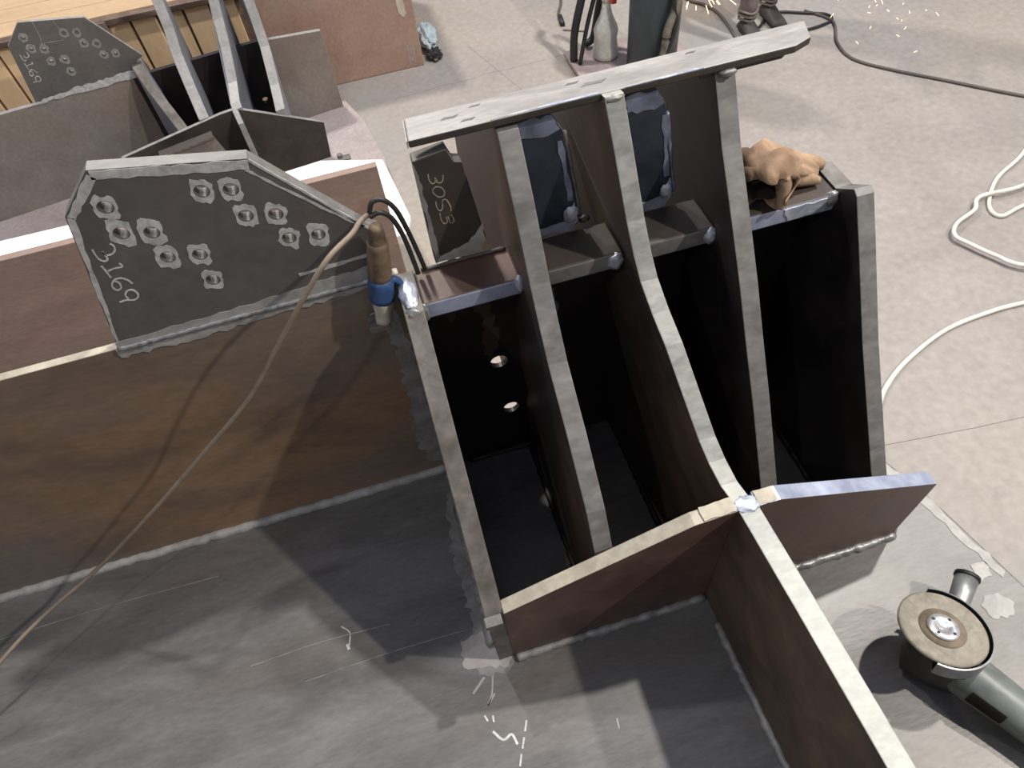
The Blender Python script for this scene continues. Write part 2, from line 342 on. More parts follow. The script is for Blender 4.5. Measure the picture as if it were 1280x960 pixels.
    for x0, x1, z0, z1 in ((.30, .348, .335, .337), (.382, .41, .334, .332)):
        link('ground_glint_patch', patch_bm([(x0, YX+.001, z0), (x1, YX+.001, z1), (x1, YX+.023, z1), (x0, YX+.023, z0)], (0, 0, 1), .001, .001), 'edge_cream', W)
    # shelf, one piece per bay
    bays = [(.009, .150, 'edge_blue', 'red_face'), (.178, .300, 'edge_grey', 'dark_scale_shade'), (.322, .440, 'edge_grey', 'dark_scale_shade'), (.468, .635, 'edge_blue', 'dark_scale_shade')]
    for x0, x1, e, f in bays:
        P('shelf_plate', [(x0, .680, .545), (x1, .680, .545), (x1, YW, .545), (x0, YW, .545)], (0, 0, -.030), (f, e), bev=.003)
    link('edge_smear', patch_bm([(.55, .6795, .542), (.618, .6795, .543), (.618, .6795, .520), (.56, .6795, .519)], (0, -1, 0), .001, .002), 'weld_glint', W)
    # upper back panels
    P('back_panel', [(.043, YW, .5495), (.106, YW, .5495), (.121, YW, .572), (.117, YW, .60), (.104, YW, .705), (.094, YW, .708), (.087, YW, .728), (.043, YW, .722)], (0, .02, 0), ('dark_scale_shade', 'edge_grey'), label='small dark panel with 3053 written on it')
    P('back_panel', [(.178, YW, .545), (.248, YW, .545), (.260, YW, .56), (.238, YW, .715), (.222, YW, .741), (.178, YW, .741)], (0, .02, 0), ('blue_dark', 'edge_grey'), label='blue-black panel')
    P('back_panel', [(.322, YW, .545), (.392, YW, .545), (.404, YW, .56), (.378, YW, .715), (.362, YW, .741), (.322, YW, .741)], (0, .02, 0), ('blue_dark', 'edge_grey'))
    for x0, x1, x2 in ((.178, .258, .224), (.322, .402, .364)):
        link('ground_glint_patch', patch_bm([(x0, YW, .740), (x2, YW, .740), (x2+.010, YW, .718), (x0+.04, YW, .712), (x0, YW, .716)], (0, -1, 0), .001, .003), 'smear_sheen_blue', W)
        link('ground_glint_patch', patch_bm([(x0, YW, .560), (x1-.02, YW, .566), (x1-.006, YW, .596), (x1-.001, YW, .562), (x1-.010, YW, .547), (x0, YW, .547)], (0, -1, 0), .0012, .002), 'weld_glint', W)
        link('ground_glint_patch', patch_bm([(x1-.016, YW, .60), (x1-.008, YW, .60), (x1-.022, YW, .70), (x1-.028, YW, .70)], (0, -1, 0), .001, .002), 'smear_sheen_blue', W)
    # top bar, shade painted dark on its rim
    P('top_bar', [(.043, .738, .7475), (.105, .738, .7475), (.545, .741, .7475), (.572, .752, .7475), (.585, .792, .7475), (.047, .786, .7475)], (0, 0, .0105), ('edge_pale', 'dark_scale_shade'), bev=.002, label='pale flat bar across the top')
    link('bar_end', prism_bm([(.0425, .739, .7478), (.0425, .739, .7572), (.0463, .784, .7572), (.0463, .784, .7478)], (-.0015, 0, 0)), ('edge_pale', 'edge_pale'), W)
    for xa, xb in ((.145, .285), (.315, .42)):
        link('ground_glint_patch', patch_bm([(xa, .7395, .758), (xb, .7405, .758), (xb-.01, .7445, .758), (xa+.03, .742, .758)], (0, 0, 1), .0006, .001), 'weld_glint', W)  # painted highlights along the front edge of the bar
    P('bar_offcut', [(.42, .748, .738), (.535, .750, .738), (.545, .757, .738), (.535, .778, .738), (.42, .774, .738)], (0, 0, .0078), ('edge_worn', 'dark_scale_shade'))
    # small dings on the bar
    for cx, cy, s in ((.10, .765, .006), (.135, .777, .004), (.26, .775, .005), (.285, .765, .009), (.12, .752, .005), (.42, .78, .004)):
        link('scrape', patch_bm([(cx-s*2, cy-s*.3, .7580), (cx+s, cy-s*.4, .7580), (cx+s*2, cy+s*.4, .7580), (cx-s, cy+s*.4, .7580)], (0, 0, 1), .0004, s*.2), 'edge_worn', W)
    # gusset plate
    gh = [(-.307, .762), (-.309, .724), (-.278, .715), (-.278, .675), (-.242, .667), (-.244, .623), (-.202, .753), (-.171, .746), (-.169, .706), (-.135, .698), (-.132, .658), (-.096, .652)]
    gp = [(-.405, .5475), (-.020, .5535), (-.020, .636), (-.034, .646), (-.139, .780), (-.302, .811), (-.352, .762)]
    G = P('gusset_plate', [(x, YW-.002, z) for x, z in gp], (0, .018, 0), ('gusset', 'edge_grey'), [circ((x, YW-.002, z), .0083, 'y', 14) for x, z in gh], bev=0, label='grey gusset plate with twelve holes and 3169 in chalk')
    yg = YW-.002
    rnd = random.Random(3)
    for i, (x, z) in enumerate(gh):           # ragged chalk ring round every hole, one mesh each
        bm = bmesh.new(); n = 22; inn, out = [], []
        sq = rnd.uniform(.45, .9)
        for k in range(n):
            a = 2*PI*k/n; r = .0145+.004*abs(math.sin(2*a+sq))**2+rnd.uniform(-.002, .0022)
            if i in (1, 2, 3, 11): r += .003*abs(math.sin(a))
            ri = .0092
            inn.append((x+ri*math.cos(a), z+ri*math.sin(a))); out.append((x+r*.8*math.cos(a), z+r*1.05*math.sin(a)))
        vi = [bm.verts.new((p[0], yg-.0006, p[1])) for p in inn]; vo = [bm.verts.new((p[0], yg-.0006, p[1])) for p in out]
        wi = [bm.verts.new((p[0], yg, p[1])) for p in inn]; wo = [bm.verts.new((p[0], yg, p[1])) for p in out]
        for k in range(n):
            j = (k+1) % n
            bm.faces.new((vi[k], vi[j], vo[j], vo[k])); bm.faces.new((vo[k], vo[j], wo[j], wo[k])); bm.faces.new((wi[k], wi[j], vi[j], vi[k]))
        link('chalk_ring', bm, 'chalk_soft', G)
    dig = [[(-.3494, .7117), (-.3503, .7048), (-.35, .6968), (-.3466, .692), (-.342, .6929), (-.3405, .698), (-.3415, .7058)], [(-.3415, .7058), (-.3396, .6995), (-.3325, .6995), (-.3271, .7041), (-.3257, .7101), (-.3277, .714)],
           [(-.3528, .6862), (-.3522, .6771), (-.3522, .6659)], [(-.3500, .6765), (-.3415, .6781), (-.332, .6777), (-.3325, .6837)],
           [(-.3346, .6489), (-.3366, .6559), (-.3423, .6615), (-.3497, .6615), (-.3563, .6559), (-.3578, .6484), (-.3548, .6446), (-.3495, .6472), (-.3477, .6546), (-.3508, .6593)],
           [(-.363, .6255), (-.3545, .626), (-.3445, .6232), (-.3376, .6281), (-.3371, .6353), (-.3403, .6401), (-.3462, .6396), (-.351, .634), (-.3506, .6274)]]
    link('chalk_number', stroke_bm(dig, .0022, yg), 'chalk', G, label='number 3169 in white chalk')
    # chalk bands along the rim of the gusset
    def band(a, b, w0, w1, jag, mat='chalk_soft', par=G, y=yg):
        a, b = Vector((a[0], y, a[1])), Vector((b[0], y, b[1])); t = (b-a).normalized(); s = Vector((t.z, 0, -t.x))
        return link('chalk_band', patch_bm([a, b, b+s*w1, a+s*w0], (0, -1, 0), .0007, jag, 14), mat, par)
    band((-.300, .8095), (-.139, .7785), .011, .013, .0014)
    band((-.350, .762), (-.304, .806), .009, .010, .0012)
    band((-.404, .550), (-.351, .760), .004, .007, .0012)
    band((-.137, .779), (-.036, .648), .003, .003, .0006)
    band((-.145, .768), (-.075, .688), .0025, .003, .0008)
    band((-.075, .688), (-.028, .640), .003, .004, .001)
    band((-.140, .592), (-.02, .596), -.005, -.006, .001, 'chalk_soft')
    # joint between gusset and flange: two beads and smeared grinding bands
    link('ground_band', patch_bm([(-.404, YW-.0025, .5485), (-.02, YW-.0025, .5545), (-.02, YW-.0025, .580), (-.10, YW-.0025, .577), (-.22, YW-.0025, .566), (-.404, YW-.0025, .560)], (0, -1, 0), .001, .002, 14), 'smear_light', W)
    link('ground_band', patch_bm([(-.41, YW-.0008, .530), (-.33, YW-.0008, .528), (-.20, YW-.0008, .533), (-.05, YW-.0008, .538), (-.05, YW-.0008, .546), (-.41, YW-.0008, .545)], (0, -1, 0), .001, .003, 14), 'smear_light', W)
    weld('weld_bead', (-.405, YW-.003, .5485), (-.02, YW-.003, .553), .0042, W, 'weld')
    # welds along the base plate
    weld('weld_bead', (-1.5, YW-.002, .002), (-.03, YW-.002, .002), .0105, W, 'smear_light', .012, .10)
    weld('weld_bead', (.02, YW-.003, .003), (.28, YW-.003, .003), .006, W, 'dark_scale_shade')
    weld('weld_bead', (.002, YX-.003, .003), (.345, YX-.003, .003), .0085, W, 'smear')
    weld('weld_bead', (.384, YX-.003, .003), (.716, YX-.003, .003), .0085, W, 'weld')
    weld('weld_bead', (.348, YX-.05, .003), (.357, -.3, .003), .008, W, 'smear')
    weld('weld_bead', (.719, YX, .005), (.716, YX+.022, .11), .003, W, 'weld_glint')
    weld('weld_bead', (-.033, YX+.03, .003), (-.024, YW-.02, .003), .0105, W, 'smear')
    for x in (.148, .325, .438, .633): weld('weld_bead', (x, YX+.03, .003), (x, YW-.01, .003), .006, W, 'shaded_face')
    # weld lumps where shelf meets the stiffeners
    def lump(c, s, mat='weld_glint'):
        bm = bmesh.new(); bmesh.ops.create_icosphere(bm, subdivisions=3, radius=1); rr = random.Random(int(c[0]*999))
        for v in bm.verts:
            v.co = Vector(c)+Vector((v.co.x*s[0], v.co.y*s[1], v.co.z*s[2]))*(1+rr.uniform(-.16, .16))
        link('weld_lump', bm, mat, W, smooth=True)
    lump((.147, .680, .535), (.007, .006, .016)); lump((.290, .680, .530), (.012, .005, .015)); lump((.436, .680, .530), (.010, .006, .015)); lump((.009, .680, .53), (.006, .006, .018), 'weld')
    lump((.629, .684, .535), (.012, .008, .014), 'weld'); lump((.168, .668, .560), (.006, .004, .008)); lump((.246, YW-.003, .578), (.011, .004, .014)); lump((.390, YW-.003, .576), (.009, .004, .012)); lump((.270, YW+.01, .552), (.008, .006, .006), 'dark_scale_shade')
    lump((.299, .733, .752), (.013, .006, .005), 'smear'); lump((.455, .742, .744), (.012, .007, .005), 'smear')
    weld('weld_bead', (.262, YW+.004, .565), (.241, YW+.004, .71), .003, W, 'edge_worn'); weld('weld_bead', (.406, YW+.004, .565), (.382, YW+.004, .70), .003, W, 'smear_sheen_blue')
    weld('weld_bead', (.02, YW-.003, .548), (.146, YW-.003, .548), .003, W, 'edge_worn')
    lump((-.006, .705, .549), (.013, .03, .004)); lump((-.006, .669, .541), (.012, .006, .012), 'weld')
    # 3053 panel: chalk number and ragged ground border
    d2 = [[(.0589, .6996), (.0586, .6912), (.0615, .6839), (.066, .6855), (.0666, .6924)], [(.0674, .69), (.0692, .6831), (.0748, .6836), (.0774, .6921)],
          [(.0605, .6748), (.0653, .6778), (.0715, .6752), (.0751, .6675), (.0729, .6615), (.069, .6604), (.065, .6624), (.0607, .6689), (.0605, .6748)],
          [(.0613, .6553), (.0613, .6446), (.0648, .6389), (.0687, .6438), (.0701, .6541), (.0754, .654), (.0792, .6421), (.0786, .6345)],
          [(.0634, .6346), (.0635, .6236), (.0661, .6163), (.0709, .618), (.0709, .626)], [(.0735, .6267), (.0744, .616), (.078, .6141), (.0804, .6197), (.0781, .6276)]]
    link('chalk_number', stroke_bm(d2, .0016, YW), 'chalk_tan', W, label='number 3053 in tan chalk')
    link('ground_band', patch_bm([(.0435, YW, .5505), (.052, YW, .56), (.050, YW, .62), (.047, YW, .70), (.0435, YW, .72)], (0, -1, 0), .001, .0015, 10), 'smear', W)
    link('ground_band', patch_bm([(.0435, YW, .5505), (.106, YW, .5505), (.120, YW, .572), (.118, YW, .60), (.110, YW, .590), (.095, YW, .573), (.052, YW, .561)], (0, -1, 0), .0012, .0016, 8), 'smear_pink', W)
    # ground smear beside the left stiffener, on the flange and on the base plate
    link('ground_smear_sheen', patch_bm([(-.028, YW, .50), (-.050, YW, .47), (-.052, YW, .38), (-.056, YW, .25), (-.068, YW, .14), (-.06, YW, .045), (-.03, YW, .03), (-.024, YW, .30)], (0, -1, 0), .0008, .006, 12), 'smear', W)
    link('ground_smear_sheen', patch_bm([(-.034, .70, 0), (-.06, .60, 0), (-.058, .50, 0), (-.056, .42, 0), (-.075, .365, 0), (-.068, .335, 0), (-.02, .325, 0), (.0, .345, 0), (-.03, .41, 0)], (0, 0, 1), .0008, .008, 12), 'smear', W)
    link('dust_smear', patch_bm([(-.085, .40, 0), (-.05, .405, 0), (-.005, .39, 0), (.0, .355, 0), (-.015, .335, 0), (-.06, .345, 0), (-.09, .355, 0)], (0, 0, 1), .0011, .008, 8), 'smear_pink', W)
    link('dust_smear', patch_bm([(.80, .225, 0), (.832, .228, 0), (.836, .255, 0), (.808, .256, 0)], (0, 0, 1), .0009, .006, 6), 'smear_light', W)
    link('dust_smear', patch_bm([(.785, .165, 0), (.82, .16, 0), (.835, .178, 0), (.82, .20, 0), (.795, .202, 0), (.78, .19, 0)], (0, 0, 1), .0009, .006, 6), 'smear_light', W)
    link('dust_smear', patch_bm([(.72, .37, 0), (.765, .385, 0), (.80, .415, 0), (.79, .44, 0), (.735, .41, 0)], (0, 0, 1), .0009, .007, 6), 'smear_pink', W)
    link('ground_smear_sheen', patch_bm([(.768, .48, 0), (.782, .492, 0), (.816, .40, 0), (.858, .23, 0), (.846, .22, 0), (.800, .385, 0)], (0, 0, 1), .0009, .004, 10), 'smear_light', W)
    # inner flange: smear in the first cell, painted bluish reflection in the second
    link('ground_smear_sheen', patch_bm([(.012, YW, .50), (.05, YW, .505), (.118, YW, .50), (.110, YW, .43), (.118, YW, .36), (.098, YW, .30), (.088, YW, .33), (.094, YW, .42), (.07, YW, .46), (.045, YW, .42), (.035, YW, .46)], (0, -1, 0), .0008, .006, 8), 'dark_scale_shade', W)
    link('ground_smear_sheen', patch_bm([(.184, YW, .50), (.205, YW, .495), (.212, YW, .44), (.222, YW, .40), (.215, YW, .36), (.20, YW, .36), (.19, YW, .40)], (0, -1, 0), .0008, .005, 8), 'smear_sheen_blue', W)
    # chalk ticks and drips on the base plate
    def plate_line(pts, wd, mat='chalk'):
        bm = bmesh.new(); P2 = catmull([(x, y, 0) for x, y in pts], 4); L, R = [], []
        for i, p in enumerate(P2):
            t = (P2[min(i+1, len(P2)-1)]-P2[max(0, i-1)]).normalized(); s = Vector((-t.y, t.x, 0))*wd/2
            L.append(p+s); R.append(p-s)
        rings = [[bm.verts.new(L[i]), bm.verts.new(R[i]), bm.verts.new(R[i]+Vector((0, 0, .0007))), bm.verts.new(L[i]+Vector((0, 0, .0007)))] for i in range(len(P2))]
        for a, b in zip(rings[:-1], rings[1:]):
            for k in range(4): bm.faces.new((a[k], a[(k+1) % 4], b[(k+1) % 4], b[k]))
        bm.faces.new(rings[0]); bm.faces.new(list(reversed(rings[-1])))
        link('chalk_mark', bm, mat, W)
    plate_line([(-.285, .49), (-.272, .475), (-.276, .452)], .0022)
    plate_line([(-.279, .456), (-.277, .446)], .005, 'chalk')
    plate_line([(-.068, .245), (-.055, .228), (-.04, .232), (-.035, .215)], .004)
    plate_line([(-.011, .245), (-.018, .230)], .003); plate_line([(-.022, .222), (-.029, .207)], .003); plate_line([(-.033, .200), (-.040, .184)], .003)
    plate_line([(-.075, .272), (-.072, .262)], .003); plate_line([(-.062, .268), (-.063, .258)], .003)
    plate_line([(.13, .205), (.128, .19)], .003)
    plate_line([(-.06, .33), (-.085, .31)], .004, 'smear_pink'); plate_line([(-.045, .33), (-.055, .30), (-.065, .285), (-.05, .30)], .003, 'smear_pink')
    # long faint scratches along the base plate
    for x0, x1, y in ((-.36, .0, .415), (-.95, -.5, .66), (-.45, -.2, .47)):
        plate_line([(x0, y), ((x0+x1)/2, y+.004), (x1, y-.002)], .0014, 'smear')
    # little tag of weld metal left of the cross plate
    link('spatter_tag', box_bm((-.03, YX-.012, .212), (-.004, YX+.004, .222)), 'edge_worn', W, bevel=.001)
    link('weld_ring', tube_bm([Vector((-.062, YW-.004, .478))+Vector((.009*math.cos(a), 0, .011*math.sin(a))) for a in [2*PI*k/14 for k in range(15)]], .0025, 6), 'smear', W, smooth=True)
    return W
main_weldment()

# trestles that carry it (hidden under the base plate)
for i, x in enumerate((-.9, .25)):
    t = thing('steel_trestle', (x, .35, -.95), ('steel trestle under the left part of the column base', 'steel trestle under the cells of the column base')[i], 'trestle', 'trestles under the column base')
    link('top_beam', box_bm((x-.05, -.1, -.11), (x+.05, .72, -.03)), 'rail', t, bevel=.004)
    for yy in (0.0, .6):
        link('leg', box_bm((x-.04, yy-.04, -.92), (x+.04, yy+.04, -.11)), 'rail', t, bevel=.004)
        link('foot_plate', box_bm((x-.12, yy-.1, -.95), (x+.12, yy+.1, -.92)), 'rail', t, bevel=.004)

# ================================================================ second beam: red-brown flange and web painted sunlit white
def second_beam():
    B = thing('steel_beam', (-.8, 2.3, -.95), 'red-brown steel beam with a sunlit web painted white, lying behind the gusset plate', 'steel beam')
    link('flange_plate', prism_bm([(-3.2, 2.15, -.95), (0.0, 2.15, -.95), (0.0, 2.15, -.25), (-3.2, 2.15, -.27)], (0, .03, 0)), ('red_flange', 'red_flange'), B, bevel=.002)
    link('web_plate', prism_bm([(-3.2, 2.18, -.60), (-.01, 2.18, -.60), (.045, 2.18, -.60), (.074, 2.28, -.60), (.032, 2.69, -.60), (-.232, 2.79, -.60), (-.50, 2.76, -.60), (-3.2, 2.79, -.60)], (0, 0, -.025)), ('sunlit_plate', 'sunlit_plate'), B, bevel=.002, label='web plate painted white for sunlight')
    link('support_block', box_bm((-.7, 2.3, -.95), (-.5, 2.6, -.625)), 'block', B)
    link('support_block', box_bm((-2.6, 2.3, -.95), (-2.4, 2.6, -.625)), 'block', B)
second_beam()

# ================================================================ far weldment (same family as the first), turned by 9.7 degrees
def far_weldment():
    V = (-.772, 3.479, -.877); th = .17; c, s = math.cos(th), math.sin(th)
    def F(p):
        x, y, z = p[0]-.2, p[1]-.7, p[2]; return (x*c-y*s+V[0], x*s+y*c+V[1], z+V[2])
    def D(v): return (v[0]*c-v[1]*s, v[0]*s+v[1]*c, v[2])
    W = thing('steel_column_base', (V[0], V[1], -.95), 'grey welded column base farther back at top left, with four tall uprights', 'steel weldment')
    P = lambda name, pts, vec, mats, holes=(), label=None, bev=.002, par=W: link(name, prism_bm([F(p) for p in pts], D(vec), [[F(q) for q in h] for h in holes]), mats, par, bevel=bev, label=label)
    P('base_plate', [(-2.2, .05, 0), (.92, .05, 0), (.945, .18, 0), (.96, .56, 0), (.93, .80, 0), (-2.2, .80, 0)], (0, 0, -.073), ('lilac', 'lilac'), label='pale lilac base plate')
    P('flange_plate', [(-2.2, YW, 0), (.0, YW, 0), (.0, YW, .47), (-2.2, YW, .51)], (0, .025, 0), ('far_grey', 'far_edge'))
    P('flange_plate', [(.0, YW, 0), (.60, YW, 0), (.60, YW, .455), (.0, YW, .465)], (0, .025, 0), ('shaded_face', 'shaded_face'), [circ((.529, YW, .167), .016, 'y')], bev=0, label='flange between the uprights, painted dark for shade, with a round hole')  # shade between the uprights painted onto this stretch of flange
    P('flange_plate', [(.60, YW, 0), (.905, YW, 0), (.905, YW, .415), (.60, YW, .453)], (0, .025, 0), ('far_grey', 'far_edge'), label='grey panel at the right end')
    def up(prof, mats, t=.045):
        # prof: (x, y, z) along the cut edge from top to bottom; back edge on the flange
        x0 = prof[0][0]; x1 = prof[-1][0]
        pts = [(x1, prof[-1][1], 0), (x0, YW, 0)]+([(x0, 1.05, 0), (x0, 1.05, .62), (x0, .86, .80)] if prof[0][2] > .7 else [(x0, 1.0, 0), (x0, 1.0, .38), (x0, .85, .50)])+list(prof)
        P('upright_plate', pts, (t, 0, 0), mats)
    up([(.023, .70, .53), (.043, .60, .47), (.075, .50, .39), (.115, .36, .30)], ('far_face', 'edge_worn'))
    up([(.235, .745, .80), (.233, .735, .80), (.225, .66, .66), (.211, .60, .572), (.206, .50, .47), (.205, .36, .385)], ('far_face', 'far_edge'))
    up([(.475, .745, .80), (.474, .735, .80), (.44, .66, .64), (.42, .60, .544), (.385, .50, .43), (.360, .40, .39), (.357, .347, .388)], ('far_face', 'far_edge'))
    up([(.605, .745, .80), (.604, .735, .78), (.597, .66, .61), (.588, .60, .492), (.56, .48, .37), (.536, .36, .312)], ('far_face', 'far_edge'))
    P('cross_plate', [(-.17, YX, 0), (-.17, YX, .335), (.299, YX, .387), (.357, YX, .388), (.357, YX, 0)], (0, .02, 0), ('dark_scale_shade', 'far_edge'), label='left wing of the cross plate')
    P('cross_plate', [(.380, YX, 0), (.380, YX, .385), (.732, YX, .189), (.712, YX, 0)], (0, .022, 0), ('dark_scale_shade', 'far_edge'), label='right wing of the cross plate')
    P('front_rib', [(.355, YX, 0), (.355, YX, .388), (.356, .22, .388), (.356, .20, 0)], (.024, 0, 0), ('far_grey', 'far_edge'))
    P('small_gusset', [(.0, .25, 0), (.0, .25, .335), (.237, .25, .348), (.30, .25, .10), (.30, .25, 0)], (0, .02, 0), ('far_grey', 'dark_scale_shade'), label='small grey plate with a dark top edge')
    link('dark_angle', prism_bm([F(p) for p in ((-.01, .235, .338), (.235, .235, .351), (.235, .285, .351), (-.01, .285, .338))], (0, 0, .012)), ('dark_scale_shade', 'edge_worn'), W, bevel=.002)
    # gusset
    gh = [(-.316, .751), (-.313, .701), (-.268, .687), (-.27, .633), (-.217, .624), (-.221, .569), (-.162, .725), (-.114, .714), (-.111, .664), (-.064, .649), (-.061, .597), (-.013, .588)]
    gp = [(-.425, .485), (.018, .470), (.05, .53), (.087, .545), (-.057, .762), (-.301, .811), (-.388, .735)]
    G = P('gusset_plate', [(x, YW-.002, z) for x, z in gp], (0, .018, 0), ('gusset', 'far_edge'), [circ((x, YW-.002, z), .008, 'y', 12) for x, z in gh], bev=0, label='grey gusset plate with chalk rings')
    def tr(bm):
        for v in bm.verts: v.co = Vector(F(v.co))
        return bm
    rnd = random.Random(5); y = YW-.003
    for x, z in gh:
        bm = bmesh.new(); n = 14
        ri = [bm.verts.new((x+.009*math.cos(2*PI*k/n), y, z+.009*math.sin(2*PI*k/n))) for k in range(n)]
        ro = [bm.verts.new((x+(.018+rnd.uniform(-.003, .004))*math.cos(2*PI*k/n), y, z+(.02+rnd.uniform(-.003, .004))*math.sin(2*PI*k/n))) for k in range(n)]
        for k in range(n): bm.faces.new((ri[k], ri[(k+1) % n], ro[(k+1) % n], ro[k]))
        bmesh.ops.solidify(bm, geom=bm.faces, thickness=-.0008)
        link('chalk_ring', tr(bm), 'chalk_soft', G)
    def sh(lines): return [[((px+.342)*1.35-.356, (pz-.70)*1.4+.675) for px, pz in l] for l in lines]
    dig = [[(-.3494, .7117), (-.3503, .7048), (-.35, .6968), (-.3466, .692), (-.342, .6929)], [(-.3415, .7058), (-.3396, .6995), (-.3325, .6995), (-.3271, .7041), (-.3277, .714)],
           [(-.3528, .6862), (-.3522, .6771), (-.3522, .6659)], [(-.3500, .6765), (-.3415, .6781), (-.332, .6777), (-.3325, .6837)],
           [(-.3346, .6489), (-.3423, .6615), (-.3497, .6615), (-.3563, .6559), (-.3578, .6484), (-.3548, .6446), (-.3495, .6472), (-.3477, .6546), (-.3508, .6593)],
           [(-.363, .6255), (-.3545, .626), (-.3445, .6232), (-.3376, .6281), (-.3371, .6353), (-.3403, .6401), (-.3462, .6396), (-.351, .634), (-.3506, .6274)]]
    link('chalk_number', tr(stroke_bm(sh(dig), .0035, YW-.002)), 'chalk_soft', G, label='number 3169 in white chalk')
    bx = [[(-.25, .80), (-.255, .74), (-.265, .71)], [(-.265, .71), (-.18, .70)], [(-.18, .70), (-.17, .745), (-.175, .78)]]
    link('chalk_mark', tr(stroke_bm(bx, .003, YW-.002)), 'smear', G)
    link('ground_band', tr(patch_bm([(-.46, YW-.001, .478), (.02, YW-.001, .462), (.02, YW-.001, .495), (-.2, YW-.001, .500), (-.42, YW-.001, .488)], (0, -1, 0), .002, .006, 14)), 'chalk_soft', W)
    # nut
    bm = bmesh.new(); a = F((.75, .31, .0)); n = 6
    lathe_bm([(.014, 0), (.014, .022)], 6, a, bm=bm); link('nut_base', bm, 'edge_grey', W, bevel=.001)
    link('square_washer', box_bm((a[0]-.012, a[1]-.03, a[2]), (a[0]+.05, a[1]+.012, a[2]+.006)), 'edge_grey', W, bevel=.001)
far_weldment()

# ================================================================ background boxes
def background():
    # tan crate: boards with dark gaps, rusty top rail, tan lid
    b = thing('slatted_crate', (-1.6, 4.2, -.95), 'long tan board crate with dark gaps and a rusty top rail, at top left', 'crate')
    x = -3.1; zt = -.34
    link('core', box_bm((-3.1, 4.03, -.95), (-.42, 5.0, -.36)), 'rail', b)
    k = 0
    while x < -.46:
        wd = .118
        j = random.Random(k).uniform(-.004, .004)
        link('board', box_bm((x, 4.0+j, -.945), (x+wd, 4.03, zt-.03)), 'tan', b, bevel=.003)
        x += wd+.014; k += 1
    link('top_rail', box_bm((-3.1, 3.97, zt-.03), (-.42, 4.02, zt)), 'rail', b, bevel=.004)
    y = 4.03; k = 0
    while y < 5.0:
        link('lid_board', box_bm((-3.1, y, -.36), (-.42, y+.156, -.34)), 'tan_lid', b, bevel=.003); y += .16; k += 1
    for cx in (-1.15,):
        link('corner_tag', box_bm((cx-.05, 3.965, -.43), (cx+.05, 4.0, -.345)), 'far_grey', b, bevel=.003)
    # brown box
    bb = thing('steel_box', (0, 4.3, -.95), 'big plain brown steel box on the floor at the top of the picture', 'box')
    link('body', box_bm((-.40, 4.0, -.95), (.43, 4.9, -.15)), 'box_brown', bb, bevel=.006)
    link('label_patch', patch_bm([(.335, 4.0, -.50), (.375, 4.0, -.50), (.385, 4.0, -.64), (.365, 4.0, -.655), (.345, 4.0, -.63)], (0, -1, 0), .002, .002), 'ceramic', bb, label='cream sticker')
    for i, (xx, zz) in enumerate(((.35, -.86), (.365, -.85), (.38, -.86))):
        link('scratch', patch_bm([(xx, 4.0, zz-.06), (xx+.006, 4.0, zz-.06), (xx+.008, 4.0, zz+.05), (xx+.002, 4.0, zz+.05)], (0, -1, 0), .001, .001), 'smear_pink', bb)
    # crumpled plastic by the box
    bm = bmesh.new(); bmesh.ops.create_icosphere(bm, subdivisions=4, radius=1); r = random.Random(2)
    import mathutils
    for v in bm.verts:
        d = 1+.35*mathutils.noise.noise(v.co*2.3)+.12*mathutils.noise.noise(v.co*7)
        v.co = Vector((.50, 4.22, -.90))+Vector((v.co.x*.055*d, v.co.y*.13*d, max(-.05, v.co.z*.05*d)))
    o = link('plastic_bag', bm, 'plastic_blue'); tag(o, 'small crumpled pale blue plastic bag on the floor beside the brown box', 'bag')
    bm = bmesh.new(); bmesh.ops.create_icosphere(bm, subdivisions=3, radius=1)
    for v in bm.verts:
        d = 1+.5*mathutils.noise.noise(v.co*2.9+Vector((5, 0, 0)))
        v.co = Vector((.505, 4.05, -.925))+Vector((v.co.x*.045*d, v.co.y*.055*d, max(-.025, v.co.z*.03*d)))
    o = link('rag', bm, 'cable_black'); tag(o, 'small dark crumpled rag on the floor at the corner of the brown box', 'rag')
background()

